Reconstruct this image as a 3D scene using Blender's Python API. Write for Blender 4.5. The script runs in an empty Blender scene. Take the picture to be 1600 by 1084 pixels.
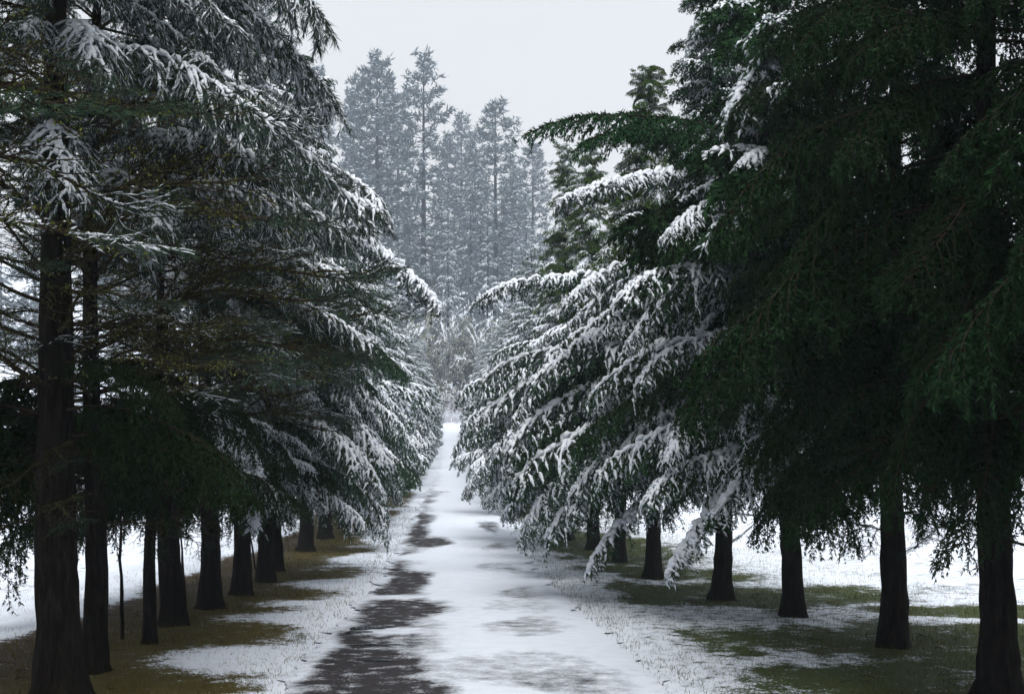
import bpy, math, random
import numpy as np
from mathutils import Matrix, Vector

SC = bpy.context.scene
COL = SC.collection
R = math.radians

# ------------------------------------------------------------------ camera, sky, sun, exposure
FPX = 1700.0                      # focal length in pixels of the 1600 px wide photograph
CX, CY = 705.0, 766.0             # where the level road direction meets the picture
EYE = 1.7
cam_d = bpy.data.cameras.new('camera')
cam = bpy.data.objects.new('camera', cam_d); COL.objects.link(cam)
cam.location = (0, 0, EYE); cam.rotation_euler = (R(90), 0, 0)
cam_d.sensor_width = 36.0; cam_d.lens = 36.0 * FPX / 1600.0
cam_d.shift_x = (800 - CX) / 1600.0
cam_d.shift_y = (CY - 542) / 1600.0
cam_d.clip_start = 0.1; cam_d.clip_end = 2000
SC.camera = cam

SUN_EL, SUN_AZ = 60.0, 172.0      # high behind the camera, behind thick cloud
world = bpy.data.worlds.new('World'); SC.world = world; world.use_nodes = True
wn = world.node_tree; wn.nodes.clear()
wo = wn.nodes.new('ShaderNodeOutputWorld'); wb = wn.nodes.new('ShaderNodeBackground')
sky = wn.nodes.new('ShaderNodeTexSky'); sky.sky_type = 'NISHITA'; sky.sun_disc = False
sky.sun_elevation = R(SUN_EL); sky.sun_rotation = R(SUN_AZ); sky.dust_density = 4.0
wm = wn.nodes.new('ShaderNodeMix'); wm.data_type = 'RGBA'
wm.inputs[0].default_value = 0.93   # unbroken cloud in front of the clear sky
wm.inputs[7].default_value = (7.35, 7.35, 7.3, 1)
wn.links.new(sky.outputs[0], wm.inputs[6]); wn.links.new(wm.outputs[2], wb.inputs[0])
wb.inputs[1].default_value = 0.055
wn.links.new(wb.outputs[0], wo.inputs[0])

sun_d = bpy.data.lights.new('sun', 'SUN'); sun_d.energy = 1.5; sun_d.angle = R(40); sun_d.color = (1.0, 0.97, 0.93)
sun = bpy.data.objects.new('sun', sun_d); COL.objects.link(sun)
sd = Vector((math.sin(R(SUN_AZ)) * math.cos(R(SUN_EL)), math.cos(R(SUN_AZ)) * math.cos(R(SUN_EL)), math.sin(R(SUN_EL))))
sun.rotation_euler = (-sd).to_track_quat('-Z', 'Y').to_euler()

SC.render.engine = 'CYCLES'
SC.view_settings.view_transform = 'Standard'; SC.view_settings.look = 'None'
SC.view_settings.exposure = 1.1; SC.view_settings.gamma = 1.0; SC.view_settings.use_curve_mapping = False
cy = SC.cycles
cy.max_bounces = 5; cy.diffuse_bounces = 3; cy.glossy_bounces = 2; cy.transmission_bounces = 1
cy.volume_bounces = 2; cy.transparent_max_bounces = 4
cy.use_adaptive_sampling = True; cy.adaptive_threshold = 0.02
cy.use_denoising = True
try: cy.denoising_prefilter = 'ACCURATE'
except Exception: pass

# ------------------------------------------------------------------ helpers
def hash2(ix, iy, seed):
    n = (ix.astype(np.int64) * 374761393 + iy.astype(np.int64) * 668265263 + seed * 1442695041) & 0xffffffff
    n = ((n ^ (n >> 13)) * 1274126177) & 0xffffffff
    n = n ^ (n >> 16)
    return (n & 0xffff) / 65535.0
def vnoise(x, y, seed=0):
    x = np.asarray(x, float); y = np.asarray(y, float)
    ix = np.floor(x); iy = np.floor(y); fx = x - ix; fy = y - iy
    fx = fx * fx * (3 - 2 * fx); fy = fy * fy * (3 - 2 * fy)
    a = hash2(ix, iy, seed); b = hash2(ix + 1, iy, seed); c = hash2(ix, iy + 1, seed); d = hash2(ix + 1, iy + 1, seed)
    return (a * (1 - fx) + b * fx) * (1 - fy) + (c * (1 - fx) + d * fx) * fy
def fbm(x, y, seed=0, o=3):
    s = 0; a = 0.5; t = 0
    for k in range(o):
        s = s + a * vnoise(x * 2 ** k, y * 2 ** k, seed + k); t += a; a *= 0.5
    return s / t
def sstep(a, b, x):
    t = np.clip((np.asarray(x, float) - a) / (b - a), 0, 1)
    return t * t * (3 - 2 * t)

_ky = np.array([-60, 20, 30, 43, 60, 88, 115, 135, 143, 150, 165, 190, 230, 270, 330], float)
_kz = np.array([0, 0, .18, .83, 1.65, 3.05, 5.9, 8.9, 10.2, 11.9, 19.0, 31.0, 45.0, 54.0, 60.0], float)
_fy = np.linspace(-60, 330, 1561); _fz = np.interp(_fy, _ky, _kz)
_k = np.hanning(33); _k /= _k.sum()
_fz = np.convolve(np.pad(_fz, 16, mode='edge'), _k, 'valid')
def road_z(y): return np.interp(y, _fy, _fz)
def ground_z(x, y):
    x = np.asarray(x, float); y = np.asarray(y, float)
    z = road_z(y)
    side = np.maximum(0, np.abs(x) - 7)
    z = z * (1 - 0.35 * sstep(18, 90, x) * sstep(120, 190, y))
    z = z + 0.018 * side + 0.0011 * np.maximum(0, np.abs(x) - 45) ** 2
    z = z + np.where(np.abs(x) > 2.5, 0.05 * (fbm(x * .7, y * .7, 5) - .5), 0) * sstep(2.3, 4, np.abs(x))
    z = z + 2.5 * (fbm(x * .06, y * .06, 9) - .5) * sstep(146, 175, y)
    lump = sstep(-5.0, -5.6, x) * sstep(-12, -8, x)
    z = z + lump * 0.16 * (fbm(x * 2.2, y * 1.6, 21) - .4)
    return z

def P(px, py, d): return Vector(((px - CX) / FPX * d, d, EYE - (py - CY) / FPX * d))

def mesh_np(name, V, T, mats=(), mi=None, smooth=False):
    me = bpy.data.meshes.new(name)
    V = np.asarray(V, np.float32); T = np.asarray(T, np.int32)
    me.vertices.add(len(V)); me.vertices.foreach_set('co', V.ravel())
    k = T.shape[1]
    me.loops.add(T.size); me.loops.foreach_set('vertex_index', T.ravel())
    me.polygons.add(len(T)); me.polygons.foreach_set('loop_start', np.arange(0, T.size, k, dtype=np.int32))
    for m in mats: me.materials.append(m)
    if mi is not None: me.polygons.foreach_set('material_index', np.asarray(mi, np.int32))
    sm = np.broadcast_to(np.asarray(smooth, bool), (len(T),))
    me.polygons.foreach_set('use_smooth', np.ascontiguousarray(sm))
    me.update(calc_edges=True)
    return me
def link(name, data, parent=None, loc=None, mat=None):
    o = bpy.data.objects.new(name, data); COL.objects.link(o)
    if name == 'snow': o['kind'] = 'stuff'
    if parent is not None: o.parent = parent
    if mat is not None: o.matrix_local = mat
    elif loc is not None: o.location = loc
    return o
def tag(o, label=None, cat=None, group=None, kind=None):
    if label: o['label'] = label
    if cat: o['category'] = cat
    if group: o['group'] = group
    if kind: o['kind'] = kind
    return o

class Geo:
    """collects triangles"""
    def __init__(s): s.v = []; s.t = []; s.n = 0
    def add(s, V, T):
        if len(V) == 0: return
        s.v.append(np.asarray(V, float)); s.t.append(np.asarray(T, np.int64) + s.n); s.n += len(V)
    def get(s):
        if not s.v: return np.zeros((0, 3)), np.zeros((0, 3), np.int64)
        return np.concatenate(s.v), np.concatenate(s.t)
def tube(pts, rad, sides=6, squash=1.0, twist=None):
    pts = np.asarray(pts, float); n = len(pts); rad = np.broadcast_to(np.asarray(rad, float), (n,) if np.ndim(rad) < 2 else np.shape(rad))
    d = np.gradient(pts, axis=0); d /= np.linalg.norm(d, axis=1)[:, None] + 1e-9
    up = np.array([0, 0, 1.0]); 
    if abs(d[:, 2]).mean() > .85: up = np.array([1.0, 0, 0])
    a = np.cross(up, d); a /= np.linalg.norm(a, axis=1)[:, None] + 1e-9
    b = np.cross(d, a)
    th = np.linspace(0, 2 * np.pi, sides, endpoint=False)
    r = rad if rad.ndim == 2 else np.repeat(rad[:, None], sides, 1)
    V = pts[:, None, :] + (a[:, None, :] * np.cos(th)[None, :, None] + b[:, None, :] * (np.sin(th) * squash)[None, :, None]) * r[:, :, None]
    V = V.reshape(-1, 3)
    i = np.arange(n - 1)[:, None] * sides + np.arange(sides)[None, :]
    j = np.arange(n - 1)[:, None] * sides + (np.arange(sides)[None, :] + 1) % sides
    q = np.stack([i, j, j + sides, i + sides], -1).reshape(-1, 4)
    T = np.concatenate([q[:, [0, 1, 2]], q[:, [0, 2, 3]]])
    return V, T
def nrm(a): return a / (np.linalg.norm(a, axis=1)[:, None] + 1e-9)
def blades(P0, D, L, W, rng):
    """one slender triangle pair each: a needle spray"""
    n = len(P0)
    if n == 0: return np.zeros((0, 3)), np.zeros((0, 3), int)
    s = nrm(np.cross(D, rng.normal(size=(n, 3))))
    L = np.asarray(L)[:, None]; W = np.asarray(W)[:, None]
    mid = P0 + D * L * .4; tip = P0 + D * L
    V = np.stack([P0, mid + s * W * .5, tip, mid - s * W * .5], 1).reshape(-1, 3)
    k = np.arange(n)[:, None] * 4
    T = np.concatenate([k + np.array([[0, 1, 2]]), k + np.array([[0, 2, 3]])])
    return V, T
def shards(P0, D, L, W, H, rng):
    """little elongated lumps of snow"""
    n = len(P0)
    if n == 0: return np.zeros((0, 3)), np.zeros((0, 3), int)
    s = np.cross(D, np.array([0, 0, 1.0])); s = nrm(s + 1e-4)
    u = np.cross(s, D)
    L = np.asarray(L)[:, None]; W = np.asarray(W)[:, None]; H = np.asarray(H)[:, None]
    A = P0; B = P0 + D * L; m = P0 + D * L * .45
    V = np.stack([A, m + s * W * .5, B, m - s * W * .5, m + u * H, m - u * H * .25], 1).reshape(-1, 3)
    k = np.arange(n)[:, None] * 6
    f = [[0, 1, 4], [1, 2, 4], [2, 3, 4], [3, 0, 4], [1, 0, 5], [2, 1, 5], [3, 2, 5], [0, 3, 5]]
    T = np.concatenate([k + np.array([x]) for x in f])
    return V, T

# ------------------------------------------------------------------ materials
def mat(name, base=(.5, .5, .5), rough=.8, spec=.3):
    m = bpy.data.materials.new(name); m.use_nodes = True
    nt = m.node_tree; b = nt.nodes['Principled BSDF']
    b.inputs['Base Color'].default_value = (*base, 1); b.inputs['Roughness'].default_value = rough
    b.inputs['Specular IOR Level'].default_value = spec
    return m, nt, b
def N(nt, t, **kw):
    n = nt.nodes.new(t)
    for k, v in kw.items():
        if isinstance(k, str) and hasattr(n, k): setattr(n, k, v)
    return n
def noise(nt, scale, detail=3, vec=None, rough=.55):
    n = nt.nodes.new('ShaderNodeTexNoise'); n.inputs['Scale'].default_value = scale; n.inputs['Detail'].default_value = detail
    n.inputs['Roughness'].default_value = rough
    if vec is not None: nt.links.new(vec, n.inputs['Vector'])
    return n.outputs[0]
def ramp(nt, fac, stops):
    n = nt.nodes.new('ShaderNodeValToRGB'); nt.links.new(fac, n.inputs[0])
    e = n.color_ramp.elements
    while len(e) < len(stops): e.new(.5)
    for i, (p, c) in enumerate(stops):
        e[i].position = p; e[i].color = (*c, 1) if len(c) == 3 else c
    return n.outputs[0]
def mixc(nt, fac, a, b, mode='MIX'):
    n = nt.nodes.new('ShaderNodeMix'); n.data_type = 'RGBA'; n.blend_type = mode
    for s, v in ((0, fac), (6, a), (7, b)):
        if isinstance(v, bpy.types.NodeSocket): nt.links.new(v, n.inputs[s])
        elif isinstance(v, (int, float)): n.inputs[s].default_value = v
        else: n.inputs[s].default_value = (*v, 1)
    return n.outputs[2]
def mth(nt, op, a, b=None, clamp=False):
    n = nt.nodes.new('ShaderNodeMath'); n.operation = op; n.use_clamp = clamp
    for i, v in enumerate((a, b)):
        if v is None: continue
        if isinstance(v, bpy.types.NodeSocket): nt.links.new(v, n.inputs[i])
        else: n.inputs[i].default_value = v
    return n.outputs[0]
def bump(nt, b, h, strength, dist):
    n = nt.nodes.new('ShaderNodeBump'); n.inputs['Strength'].default_value = strength; n.inputs['Distance'].default_value = dist
    nt.links.new(h, n.inputs['Height']); nt.links.new(n.outputs[0], b.inputs['Normal'])

SNOW = (.80, .85, .92)
def needle_mat(name, c1, c2, rough=.6):
    m, nt, b = mat(name, c1, rough, .06)
    geo = nt.nodes.new('ShaderNodeNewGeometry'); oi = nt.nodes.new('ShaderNodeObjectInfo')
    r = mixc(nt, geo.outputs['Random Per Island'], c1, c2)
    r = mixc(nt, 1.0, r, oi.outputs['Color'], 'MULTIPLY')
    nt.links.new(r, b.inputs['Base Color'])
    return m
M_NEEDLE = needle_mat('cedar_needles', (.016, .046, .026), (.036, .080, .036))
M_PINE = needle_mat('pine_needles', (.024, .046, .036), (.048, .072, .050))
M_FOREST = needle_mat('forest_needles', (.085, .108, .108), (.16, .185, .185))   # frosted, also paled and cooled to stand in for thicker haze
M_MOSS = needle_mat('moss', (.075, .088, .020), (.15, .165, .045), .95)
M_SNOW, nt, b = mat('branch_snow', SNOW, .75, .2)
M_BARK, nt, b = mat('bark', (.02, .017, .015), 1.0, .05)
tc = nt.nodes.new('ShaderNodeTexCoord')
mp = nt.nodes.new('ShaderNodeMapping'); mp.inputs['Scale'].default_value = (14, 14, 2.6); nt.links.new(tc.outputs['Object'], mp.inputs[0])
h = noise(nt, 1.6, 5, mp.outputs[0], .65)
g = noise(nt, 1.1, 3, tc.outputs['Object'])
c = ramp(nt, h, [(.30, (.005, .004, .0035)), (.55, (.016, .0135, .0115)), (.8, (.038, .033, .029))])
c = mixc(nt, ramp(nt, g, [(.50, (0, 0, 0)), (.75, (.55, .55, .55))]), c, (.022, .025, .012))
nt.links.new(c, b.inputs['Base Color']); bump(nt, b, h, .9, .03)
M_TWIG, nt, b = mat('twig_bark', (.035, .027, .021), .95, .05)
M_FROST, nt, b = mat('frosted_twigs', (.50, .48, .50), .9, .1)
M_BRUSH, nt, b = mat('brush_twigs', (.32, .25, .24), .9, .15)

# ------------------------------------------------------------------ snow cover: where the snow lies thin or has melted (world coordinates)
def ell(x, y, cx, cy_, rx, ry, seed, rag=.5):
    q = np.sqrt(((x - cx) / rx) ** 2 + ((y - cy_) / ry) ** 2) + rag * (fbm(x * 1.3, y * .7, seed) - .5) * 2
    return sstep(1.35, .55, q)
def cover(x, y):
    n1 = fbm(x * .9, y * .45, 31); n2 = fbm(x * .6, y * .32, 47); n3 = fbm(x * 2.3, y * 1.1, 71)
    # left strip under the trees
    inner = -2.15 + 1.3 * (n1 - .5) + .35 * sstep(16, 9, y)
    outer = -5.1 + .9 * (n2 - .5)
    bl = sstep(inner + .6, inner - .6, x) * sstep(outer - .25, outer + .25, x)
    streak = sstep(.56, .66, fbm(x * .16 + 3, y * .62, 83)) * sstep(-3.4, -2.4, x)
    bl = bl * (1 - .85 * streak) * np.where(y > 60, 1 - .4 * sstep(.5, .65, n2), 1)
    # explicit snow tongues on the left verge
    for (cx, cy_, rx, ry) in ((-1.75, 10.8, 1.0, .75), (-1.9, 14.4, 1.1, .8), (-2.0, 19.6, .9, 1.0), (-1.9, 25, 1.1, 1.4), (-2.0, 33, 1.0, 2.2)):
        bl = bl * (1 - .9 * ell(x, y, cx, cy_, rx, ry, 90, .45))
    # right bare patches under the trees
    br = 0
    for (cx, cy_, rx, ry, sd_) in ((4.2, 17.6, 3.0, 2.2, 3), (5.6, 12.3, 3.6, 1.7, 5), (5.6, 9.2, 3.8, 1.8, 8), (3.9, 29, 2.0, 5.5, 12),
                                   (3.6, 45, 2.0, 8, 14), (4.7, 21.5, 1.3, 1.2, 17), (7.4, 15.2, 1.6, .8, 19), (3.4, 68, 1.7, 9, 23), (3.2, 22.8, .9, .9, 29)):
        br = np.maximum(br, ell(x, y, cx, cy_, rx, ry, sd_, .55))
    br = np.minimum(1, br * 1.15) * sstep(1.9, 3.2, x + 1.2 * (n1 - .5)) * (1 - .3 * sstep(.58, .70, n3))
    thin = (.10 + .16 * sstep(1.8, 3.2, x) + .12 * fbm(x * 1.5, y * .9, 211)) * sstep(1.70, 1.76, x) * sstep(7.5, 5.5, x) + .12 * sstep(-1.35, -1.9, x) * sstep(-2.6, -2.0, x)
    far = .34 * sstep(5.5, 8, np.abs(x)) * fbm(x * .35, y * .5, 101)
    return np.clip(1 - np.maximum(np.maximum(bl, br), thin) - far, 0, 1)
def cover_road(x, y):
    n1 = fbm(x * 1.1, y * .42, 131); n2 = fbm(x * .7 + 9, y * .22, 137); n3 = fbm(x * 3, y * 1.4, 139)
    right_edge = -.72 + 1.25 * (n1 - .5) + .55 * sstep(22, 10, y) * (n2 + .1) - .15
    t = sstep(right_edge + .45, right_edge - .45, x)
    keep = .62 + .6 * sstep(.36, .56, fbm(x * .35, y * .26, 149))
    keep = np.where(y < 13.3, np.maximum(keep, .95), keep)
    a = t * np.clip(keep, 0, 1) * (1 - .8 * sstep(32, 80, y))
    for (cx, cy_, rx, ry) in ((-.75, 15.3, .95, 1.15), (-.85, 19.5, .5, 2.6), (-.6, 30.5, .55, 1.9), (-.9, 10.4, .75, 1.3), (-.55, 9.1, .55, .8)):
        a = np.maximum(a, .95 * ell(x, y, cx, cy_, rx, ry, 151, .4))
    for (cx, cy_, rx, ry) in ((-.7, 12.9, .6, .35), (-.95, 17.0, .5, .4), (-.75, 25.6, .55, 1.0)):
        a = a * (1 - .85 * ell(x, y, cx, cy_, rx, ry, 157, .5))
    for (cx, cy_, rx, ry, s) in ((1.15, 13.5, .5, .8, .42), (1.25, 17.8, .7, 1.2, .36), (1.35, 36, .45, 2.2, .6), (1.4, 29, .55, 1.6, .45), (1.2, 23, .6, 1.2, .33), (1.5, 9.4, 1.0, .9, .40), (.7, 10.4, .9, .9, .28), (1.2, 15.6, .8, 1.2, .22),
                                 (-.9, 58, .6, 3, .35)):
        a = np.maximum(a, s * ell(x, y, cx, cy_, rx, ry, 163, 1.0) * (.55 + .9 * fbm(x * 1.6, y * 2.6, 171)))
    a = a * (.12 + .88 * sstep(-1.40, -1.05, x - .5 * (fbm(x * 2, y * 1.2, 173) - .5)))
    a = a * (1 - .8 * sstep(1.25, 1.65, x - .6 * (n1 - .5)))
    return np.clip(1 - a - .10 * n3, 0, 1)

def grid_mesh(name, xs, ys, zfun, cfun, m, xmod=None):
    X, Y = np.meshgrid(xs, ys)
    if xmod is not None: X = xmod(X, Y)
    C = cfun(X, Y); Z = zfun(X, Y, C)
    V = np.stack([X, Y, Z], -1).reshape(-1, 3)
    nx, ny = len(xs), len(ys)
    i = (np.arange(ny - 1)[:, None] * nx + np.arange(nx - 1)[None, :]).ravel()
    Q = np.stack([i, i + 1, i + nx + 1, i + nx], -1)
    me = mesh_np(name, V, Q, (m,), smooth=True)
    at = me.attributes.new('snow_cover', 'FLOAT', 'POINT'); at.data.foreach_set('value', C.ravel().astype(np.float32))
    return me

def snow_ground_mat(name, kind):
    m, nt, b = mat(name, SNOW, .8, .2)
    tc = nt.nodes.new('ShaderNodeTexCoord'); o = tc.outputs['Object']
    at = nt.nodes.new('ShaderNodeAttribute'); at.attribute_name = 'snow_cover'; cov = at.outputs['Fac']
    n1 = noise(nt, 5.0, 4, o, .6); n2 = noise(nt, 38, 3, o, .6)
    if kind == 'ground':
        thin = mth(nt, 'MULTIPLY', mth(nt, 'SUBTRACT', 1.16, cov), 1.9, True)
        f = mth(nt, 'ADD', cov, mth(nt, 'MULTIPLY', thin, mth(nt, 'MULTIPLY', mth(nt, 'SUBTRACT', n1, .5), 1.9)))
        f = mth(nt, 'ADD', f, mth(nt, 'MULTIPLY', thin, mth(nt, 'MULTIPLY', mth(nt, 'SUBTRACT', n2, .5), 2.0)))
        f = mth(nt, 'MULTIPLY', mth(nt, 'SUBTRACT', f, .40), 3.2, True)
        sx = nt.nodes.new('ShaderNodeSeparateXYZ'); nt.links.new(o, sx.inputs[0])
        side = mth(nt, 'MULTIPLY', mth(nt, 'ADD', sx.outputs[0], 1.0), .5, True)
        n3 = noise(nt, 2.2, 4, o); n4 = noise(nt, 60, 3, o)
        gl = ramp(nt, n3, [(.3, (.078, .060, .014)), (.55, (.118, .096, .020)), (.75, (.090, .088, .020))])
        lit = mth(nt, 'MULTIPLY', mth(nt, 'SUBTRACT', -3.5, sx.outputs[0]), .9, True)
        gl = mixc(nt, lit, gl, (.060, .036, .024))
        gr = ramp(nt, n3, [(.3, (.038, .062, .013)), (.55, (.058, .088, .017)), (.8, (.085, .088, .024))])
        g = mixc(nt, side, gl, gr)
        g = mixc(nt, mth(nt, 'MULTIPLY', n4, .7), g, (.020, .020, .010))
    else:
        n3 = noise(nt, 1.4, 4, o); n4 = noise(nt, 90, 2, o)
        thin = mth(nt, 'SUBTRACT', 1.12, cov)
        f = mth(nt, 'ADD', cov, mth(nt, 'MULTIPLY', thin, mth(nt, 'MULTIPLY', mth(nt, 'SUBTRACT', n1, .5), 2.1)))
        f = mth(nt, 'ADD', f, mth(nt, 'MULTIPLY', thin, mth(nt, 'MULTIPLY', mth(nt, 'SUBTRACT', n2, .5), 1.2)))
        f = mth(nt, 'ADD', mth(nt, 'MULTIPLY', mth(nt, 'MULTIPLY', mth(nt, 'SUBTRACT', f, .16), 1.45, True), .93), mth(nt, 'MULTIPLY', mth(nt, 'SUBTRACT', n4, .56), .9, True), True)
        g = ramp(nt, n3, [(.3, (.017, .013, .015)), (.7, (.034, .028, .030))])
        g = mixc(nt, mth(nt, 'MULTIPLY', n4, .5), g, (.020, .018, .020))
        rr = mth(nt, 'ADD', mth(nt, 'MULTIPLY', f, .35), mth(nt, 'ADD', .42, mth(nt, 'MULTIPLY', n3, .35)))
        nt.links.new(rr, b.inputs['Roughness'])
    sn = ramp(nt, n1, [(.3, (.70, .77, .88)), (.7, (.79, .85, .94))])
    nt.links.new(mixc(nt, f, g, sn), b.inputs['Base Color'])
    hh = mth(nt, 'ADD', mth(nt, 'MULTIPLY', f, .8), mth(nt, 'ADD', mth(nt, 'MULTIPLY', n2, .6), mth(nt, 'MULTIPLY', n1, .6)))
    bump(nt, b, hh, .7, .02)
    return m
M_GROUND = snow_ground_mat('snowy_grass_ground', 'ground')
M_ROAD = snow_ground_mat('snowy_asphalt', 'road'); M_ROAD.node_tree.nodes['Principled BSDF'].inputs['Specular IOR Level'].default_value = .1

ys = [7.0]
while ys[-1] < 325: ys.append(ys[-1] + min(4.0, max(.055, .0065 * ys[-1] * (ys[-1] / 9) ** .45)))
ys = np.array(ys); ys_g = np.concatenate([np.linspace(-42, 6.5, 22), ys])
xc = np.arange(-8, 8.4, .085)
outer = [8.4]
while outer[-1] < 225: outer.append(outer[-1] * 1.07 + .1)
outer = np.array(outer)
xs_g = np.concatenate([-outer[::-1] + .3, xc, outer + .1])
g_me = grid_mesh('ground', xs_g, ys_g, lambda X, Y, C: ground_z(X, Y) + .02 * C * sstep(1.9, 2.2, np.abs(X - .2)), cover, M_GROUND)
tag(link('ground', g_me), kind='structure', label='snowy grass verges, fields and rising hillside')
ys_r = np.concatenate([np.linspace(-30, 6.5, 20), ys[ys < 144]])
def edge(X, Y):
    e = .55 * (fbm(Y * .8, X * 0 + 3.0, 201) - .5) + .28 * (fbm(Y * 4.0, X * 0 + 7.0, 203) - .5)
    w = (X - .2) / 1.6
    return X + e * np.abs(w) ** 4 * np.sign(w)
r_me = grid_mesh('road', np.linspace(-1.4, 1.8, 64), ys_r, lambda X, Y, C: road_z(Y) + .022 + .012 * (1 - ((X - .2) / 1.6) ** 2) + .012 * C * (1 - ((X - .2) / 1.6) ** 8), cover_road, M_ROAD, edge)
tag(link('road', r_me), kind='structure', label='narrow asphalt lane covered with thin snow')

M_PUD, nt, b = mat('puddle_water', (.012, .012, .014), .06, .5)
for i, (px, py, d, rx, ry) in enumerate(((583, 985, 13.2, .26, .20), (560, 991, 12.8, .14, .10), (590, 1012, 11.75, .22, .07), (585, 1036, 10.7, .16, .06))):
    a = np.linspace(0, 2 * np.pi, 28, endpoint=False); rng = np.random.default_rng(400 + i)
    rr = 1 + .25 * np.sin(a * 2 + i) + .15 * np.sin(a * 5 + 2 * i) + .08 * rng.normal(size=28)
    c0 = P(px, py, d); V = np.stack([c0.x + rx * rr * np.cos(a), d + ry * rr * np.sin(a), np.zeros(28)], 1)
    V[:, 2] = road_z(V[:, 1]) + .041
    V = np.concatenate([V, [[c0.x, d, road_z(d) + .042]]])
    T = np.array([[k, (k + 1) % 28, 28] for k in range(28)])
    tag(link('puddle', mesh_np('puddle', V, T, (M_PUD,))), kind='structure')

# ------------------------------------------------------------------ branch library
def gen_branch(seed, L=3.0, rise=.10, droop=.30, pw=2.2, sec_ds=.075, sec_len=.75, sec_droop=.9, ter_ds=.10, ter_len=.2,
               nd_step=.03, nd_k=3, nd_len=.06, nd_w=.010, spread=.6, start=.12, snow_p=.55, sh_len=.055, sh_w=.020, ridge=.035,
               hang_k=.42, pad=1.3, bare=0.0, main_r=.028, moss=0.0, lod=False, tip_w=1.0, wig=1.0):
    rng = np.random.default_rng(seed)
    bark, leaf, snow, mossg = Geo(), Geo(), Geo(), Geo()
    n = 16; t = np.linspace(0, 1, n)
    ph = rng.uniform(0, 6)
    main = np.stack([L * t * (1 - .07 * t), L * .03 * wig * np.sin(t * 5 + ph) * t + L * rng.uniform(-.06, .06) * t * t, L * (rise * t - droop * t ** pw) + .012 * wig * L * np.sin(t * 9 + ph)], 1)
    bark.add(*tube(main, main_r * (1 - t * .88), 6 if not lod else 3))
    def at(tt):
        return np.stack([np.interp(tt, t, main[:, k]) for k in range(3)], -1)
    tw = []                        # (points, level, bare)
    tw.append((main[int(n * max(.25, bare)):], 0))
    s = start; side = 1
    while s < .985:
        p0 = at(s); dd = at(min(1, s + .03)) - at(max(0, s - .03)); dd /= np.linalg.norm(dd)
        ang = R(rng.uniform(38, 68) * (1 - .35 * s))
        hor = np.array([dd[0] * math.cos(ang), math.sin(ang) * side, dd[2] * .6 + rng.uniform(-.10, .22)])
        hor /= np.linalg.norm(hor)
        prof = .35 + .65 * math.sin(math.pi * min(1, max(.0, .18 + .74 * s)))
        l = sec_len * prof * rng.uniform(.6, 1.15) * (L / 3.0) ** .6 * (1 if s < .9 else tip_w * .8)
        q = np.linspace(0, 1, 7)
        k = rng.uniform(.6, 1.3) * sec_droop
        pts = p0 + hor * (l * q * (1 - .25 * k * q * .6))[:, None]
        pts[:, 2] -= k * l * q ** 1.9 * .62
        pts += (rng.normal(size=(7, 3)) * .012 * (1 + 3 * (wig - 1)) * l) * q[:, None]
        if not lod: bark.add(*tube(pts, main_r * .36 * (1 - q * .85), 3))
        isb = s < bare
        if isb:
            tw.append((pts, 9))
        else:
            tw.append((pts, 1))
        if ter_ds > 0:
            u = .18; sd_ = 1
            while u < .97:
                p1 = np.array([np.interp(u, q, pts[:, j]) for j in range(3)])
                d1 = pts[min(6, int(u * 6) + 1)] - pts[int(u * 6)]; d1 /= np.linalg.norm(d1) + 1e-9
                sv = np.cross(d1, [0, 0, 1.0]); sv /= np.linalg.norm(sv) + 1e-9
                dir_ = d1 * .72 + sv * sd_ * rng.uniform(.5, .9) + np.array([0, 0, rng.uniform(-.25, .2)])
                dir_ /= np.linalg.norm(dir_)
                l2 = ter_len * rng.uniform(.5, 1.2) * (1.1 - .6 * u)
                q2 = np.linspace(0, 1, 4)
                pp = p1 + dir_ * (l2 * q2)[:, None]; pp[:, 2] -= .42 * sec_droop * l2 * q2 ** 2
                if isb:
                    if rng.random() < .5:
                        bark.add(*tube(pp, main_r * .2 * (1 - q2 * .7), 3)); tw.append((pp, 9))
                else: tw.append((pp, 2))
                u += ter_ds / max(l, .15) * rng.uniform(.7, 1.3); sd_ = -sd_
        s += sec_ds / L * rng.uniform(.6, 1.4); side = -side
    # needles and snow
    PP, DD, LV, UU = [], [], [], []
    MP, MD = [], []
    for pts, lv in tw:
        seg = np.linalg.norm(np.diff(pts, axis=0), axis=1); cum = np.concatenate([[0], np.cumsum(seg)])
        m = max(2, int(cum[-1] / nd_step)); a = (np.arange(m) + rng.random(m)) / m * cum[-1]
        q = np.stack([np.interp(a, cum, pts[:, k]) for k in range(3)], 1)
        e = np.stack([np.interp(np.minimum(a + .02, cum[-1]), cum, pts[:, k]) - np.interp(np.maximum(a - .02, 0), cum, pts[:, k]) for k in range(3)], 1)
        if lv == 9: MP.append(q); MD.append(nrm(e)); continue
        PP.append(q); DD.append(nrm(e)); LV.append(np.full(m, lv)); UU.append(a / cum[-1])
    PP = np.concatenate(PP); DD = np.concatenate(DD); LV = np.concatenate(LV); UU = np.concatenate(UU)
    for k in range(nd_k):
        r_ = rng.normal(size=PP.shape) * spread
        d = nrm(DD + r_ + np.array([0, 0, -.12]))
        leaf.add(*blades(PP, d, nd_len * rng.uniform(.6, 1.25, len(PP)), nd_w * rng.uniform(.8, 1.3, len(PP)), rng))
    # snow on the upper side of the sprays
    patch = vnoise(PP[:, 0] * 3.2 + seed, PP[:, 1] * 3.2, seed)
    mz = np.interp(PP[:, 0], main[:, 0], main[:, 2])          # how far a spray hangs below its limb
    hang = np.clip((mz - PP[:, 2]) / (.30 * L / 3.0), 0, 1)
    pr = snow_p * (.12 + 1.5 * sstep(.28, .62, patch)) * (1 - hang_k * hang)
    heavy = rng.random(len(PP)) < pr
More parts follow.
